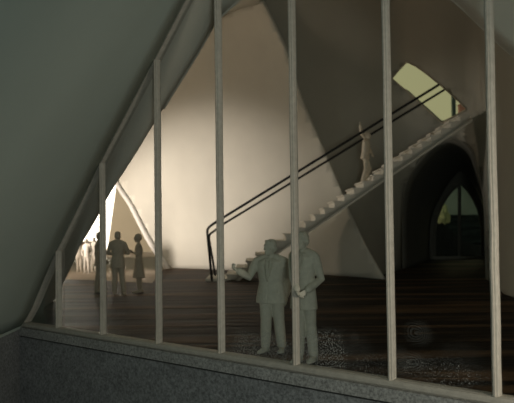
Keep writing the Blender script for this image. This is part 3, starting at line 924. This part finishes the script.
# the silhouettes further back
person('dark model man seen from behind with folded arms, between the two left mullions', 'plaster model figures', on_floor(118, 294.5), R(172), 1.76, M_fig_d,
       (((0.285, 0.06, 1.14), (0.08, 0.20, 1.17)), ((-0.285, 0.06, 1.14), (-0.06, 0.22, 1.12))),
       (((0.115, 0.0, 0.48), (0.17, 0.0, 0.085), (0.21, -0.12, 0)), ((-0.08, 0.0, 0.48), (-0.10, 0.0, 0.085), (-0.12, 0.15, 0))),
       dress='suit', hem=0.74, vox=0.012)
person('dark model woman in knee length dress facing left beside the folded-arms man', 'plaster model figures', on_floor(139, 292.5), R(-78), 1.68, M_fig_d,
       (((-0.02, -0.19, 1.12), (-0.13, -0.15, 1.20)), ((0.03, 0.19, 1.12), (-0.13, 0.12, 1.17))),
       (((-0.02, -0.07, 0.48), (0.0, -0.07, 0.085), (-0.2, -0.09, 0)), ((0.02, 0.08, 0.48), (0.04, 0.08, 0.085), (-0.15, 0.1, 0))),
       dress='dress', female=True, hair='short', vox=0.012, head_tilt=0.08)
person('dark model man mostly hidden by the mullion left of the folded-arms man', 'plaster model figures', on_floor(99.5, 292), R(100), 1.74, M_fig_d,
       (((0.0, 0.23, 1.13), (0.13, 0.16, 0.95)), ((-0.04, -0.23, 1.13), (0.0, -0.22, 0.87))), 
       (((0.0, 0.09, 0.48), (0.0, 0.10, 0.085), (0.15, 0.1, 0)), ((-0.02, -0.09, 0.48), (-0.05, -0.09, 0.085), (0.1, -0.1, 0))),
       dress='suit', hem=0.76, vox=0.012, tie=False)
# pale ones out on the terrace
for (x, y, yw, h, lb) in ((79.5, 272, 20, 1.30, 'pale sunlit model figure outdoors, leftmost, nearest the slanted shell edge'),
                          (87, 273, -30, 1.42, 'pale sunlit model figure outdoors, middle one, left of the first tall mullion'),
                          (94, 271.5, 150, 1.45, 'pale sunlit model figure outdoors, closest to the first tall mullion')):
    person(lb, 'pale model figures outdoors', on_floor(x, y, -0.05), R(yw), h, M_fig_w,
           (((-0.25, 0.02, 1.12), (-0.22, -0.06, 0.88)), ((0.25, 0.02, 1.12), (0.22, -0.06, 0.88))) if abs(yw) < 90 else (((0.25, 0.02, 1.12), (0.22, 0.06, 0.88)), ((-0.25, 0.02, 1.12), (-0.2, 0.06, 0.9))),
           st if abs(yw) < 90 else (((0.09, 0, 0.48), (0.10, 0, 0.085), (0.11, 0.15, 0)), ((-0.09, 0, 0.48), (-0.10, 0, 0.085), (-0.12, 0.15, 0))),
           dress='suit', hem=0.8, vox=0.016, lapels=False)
# the figure on the stairs
sx = at(367.0, 178, ZN).x
si = int((sx - q0.x) / G)
person('small tan model figure climbing the staircase with one arm stretched up', 'plaster model figures', (q0.x + (si + 0.45) * G, ZN + 0.55, (si + 1) * RISE), R(60), 1.74, M_fig_t,
       (((0.20, 0.20, 1.15), (0.24, 0.02, 0.98)), ((-0.12, -0.10, 1.68), (-0.16, -0.06, 1.96))),
       (((0.16, 0.08, 0.47), (0.0, 0.08, 0.085), (0.15, 0.08, 0)), ((0.02, -0.08, 0.47), (-0.10, -0.08, 0.085), (0.05, -0.08, 0))),
       dress='suit', hem=0.80, vox=0.014, lean=(0.09, 0.0), lapels=False)

# ------------------------------------------------------------------ light
w = bpy.data.worlds.new('world'); scene.world = w; w.use_nodes = True
nt = w.node_tree; N = nt.nodes; L = nt.links
bg = N['Background']
tc = N.new('ShaderNodeTexCoord'); sp = N.new('ShaderNodeSeparateXYZ')
L.new(tc.outputs['Generated'], sp.inputs[0])
r = N.new('ShaderNodeValToRGB')
mr = N.new('ShaderNodeMapRange'); mr.inputs['From Min'].default_value = -1; mr.inputs['From Max'].default_value = 1
L.new(sp.outputs['Y'], mr.inputs['Value']); L.new(mr.outputs['Result'], r.inputs['Fac'])
e = r.color_ramp.elements
e[0].position = 0.0; e[0].color = (0.055, 0.066, 0.055, 1)
e[1].position = 1.0; e[1].color = (0.33, 0.318, 0.165, 1)
x = e.new(0.55); x.color = (0.050, 0.058, 0.046, 1)
x = e.new(0.85); x.color = (0.15, 0.15, 0.075, 1)
L.new(r.outputs['Color'], bg.inputs['Color']); bg.inputs['Strength'].default_value = 1.0

def lamp(name, kind, loc, target, energy, color, **kw):
    d = bpy.data.lights.new(name, kind); d.energy = energy; d.color = color
    for k_, v_ in kw.items(): setattr(d, k_, v_)
    o = bpy.data.objects.new(name, d); COL.objects.link(o); o.location = loc
    o.rotation_euler = (Vector(target) - Vector(loc)).to_track_quat('-Z', 'Y').to_euler()
    return o
lamp('terrace_lamp', 'POINT', (-10.8, 26.6, 1.9), (-2.5, 29.0, 3.2), 520, (1.0, 0.78, 0.58), shadow_soft_size=0.6)
lamp('wall_spot', 'SPOT', (-14.0, 25.0, 1.9), at(172, 203, 29.5), 6900, (1.0, 0.87, 0.76), spot_size=R(42), spot_blend=1.0, shadow_soft_size=0.5)
lamp('stair_fill', 'SPOT', (-12.0, 21.0, 2.6), (3.8, 24.3, 4.0), 1400, (1.0, 0.92, 0.80), spot_size=R(24), spot_blend=1.0, shadow_soft_size=0.5)  # unseen spot added to lighten the stair risers
lamp('far_wall_fill', 'SPOT', (-18.0, 52.0, 4.5), (-15, 58, 3.5), 15000, (1.0, 0.93, 0.82), spot_size=R(110), spot_blend=0.6, shadow_soft_size=0.5)  # unseen spot added to burn the far wall out to white
lamp('outer_wall_fill', 'SPOT', (-12.0, 37.0, 4.0), (-7.5, 46.5, 3.0), 2300, (1.0, 0.86, 0.68), spot_size=R(70), spot_blend=0.6, shadow_soft_size=0.4)  # unseen spot added to brighten the cream outer wall
lamp('desk_lamp', 'SPOT', (4.6, 4.2, 1.0), (1.2, 9.4, 1.5), 340, (1.0, 0.87, 0.70), spot_size=R(95), spot_blend=1.0, shadow_soft_size=0.6)
lamp('hall_fill', 'POINT', (1.0, 15.5, 7.3), (2, 16, 0), 32, (1.0, 0.95, 0.84), shadow_soft_size=0.15)  # fill light added above the frame to lift stairs and vault
lamp('front_fill', 'AREA', (1.2, -4.0, 1.5), (0.5, 10.0, 2.0), 250, (0.90, 1.0, 0.93), size=1.2)  # soft fill added behind the camera, no actual window there

vs = scene.view_settings
vs.view_transform = 'Standard'; vs.look = 'None'; vs.gamma = 1.0; vs.exposure = 0.0
vs.use_curve_mapping = False
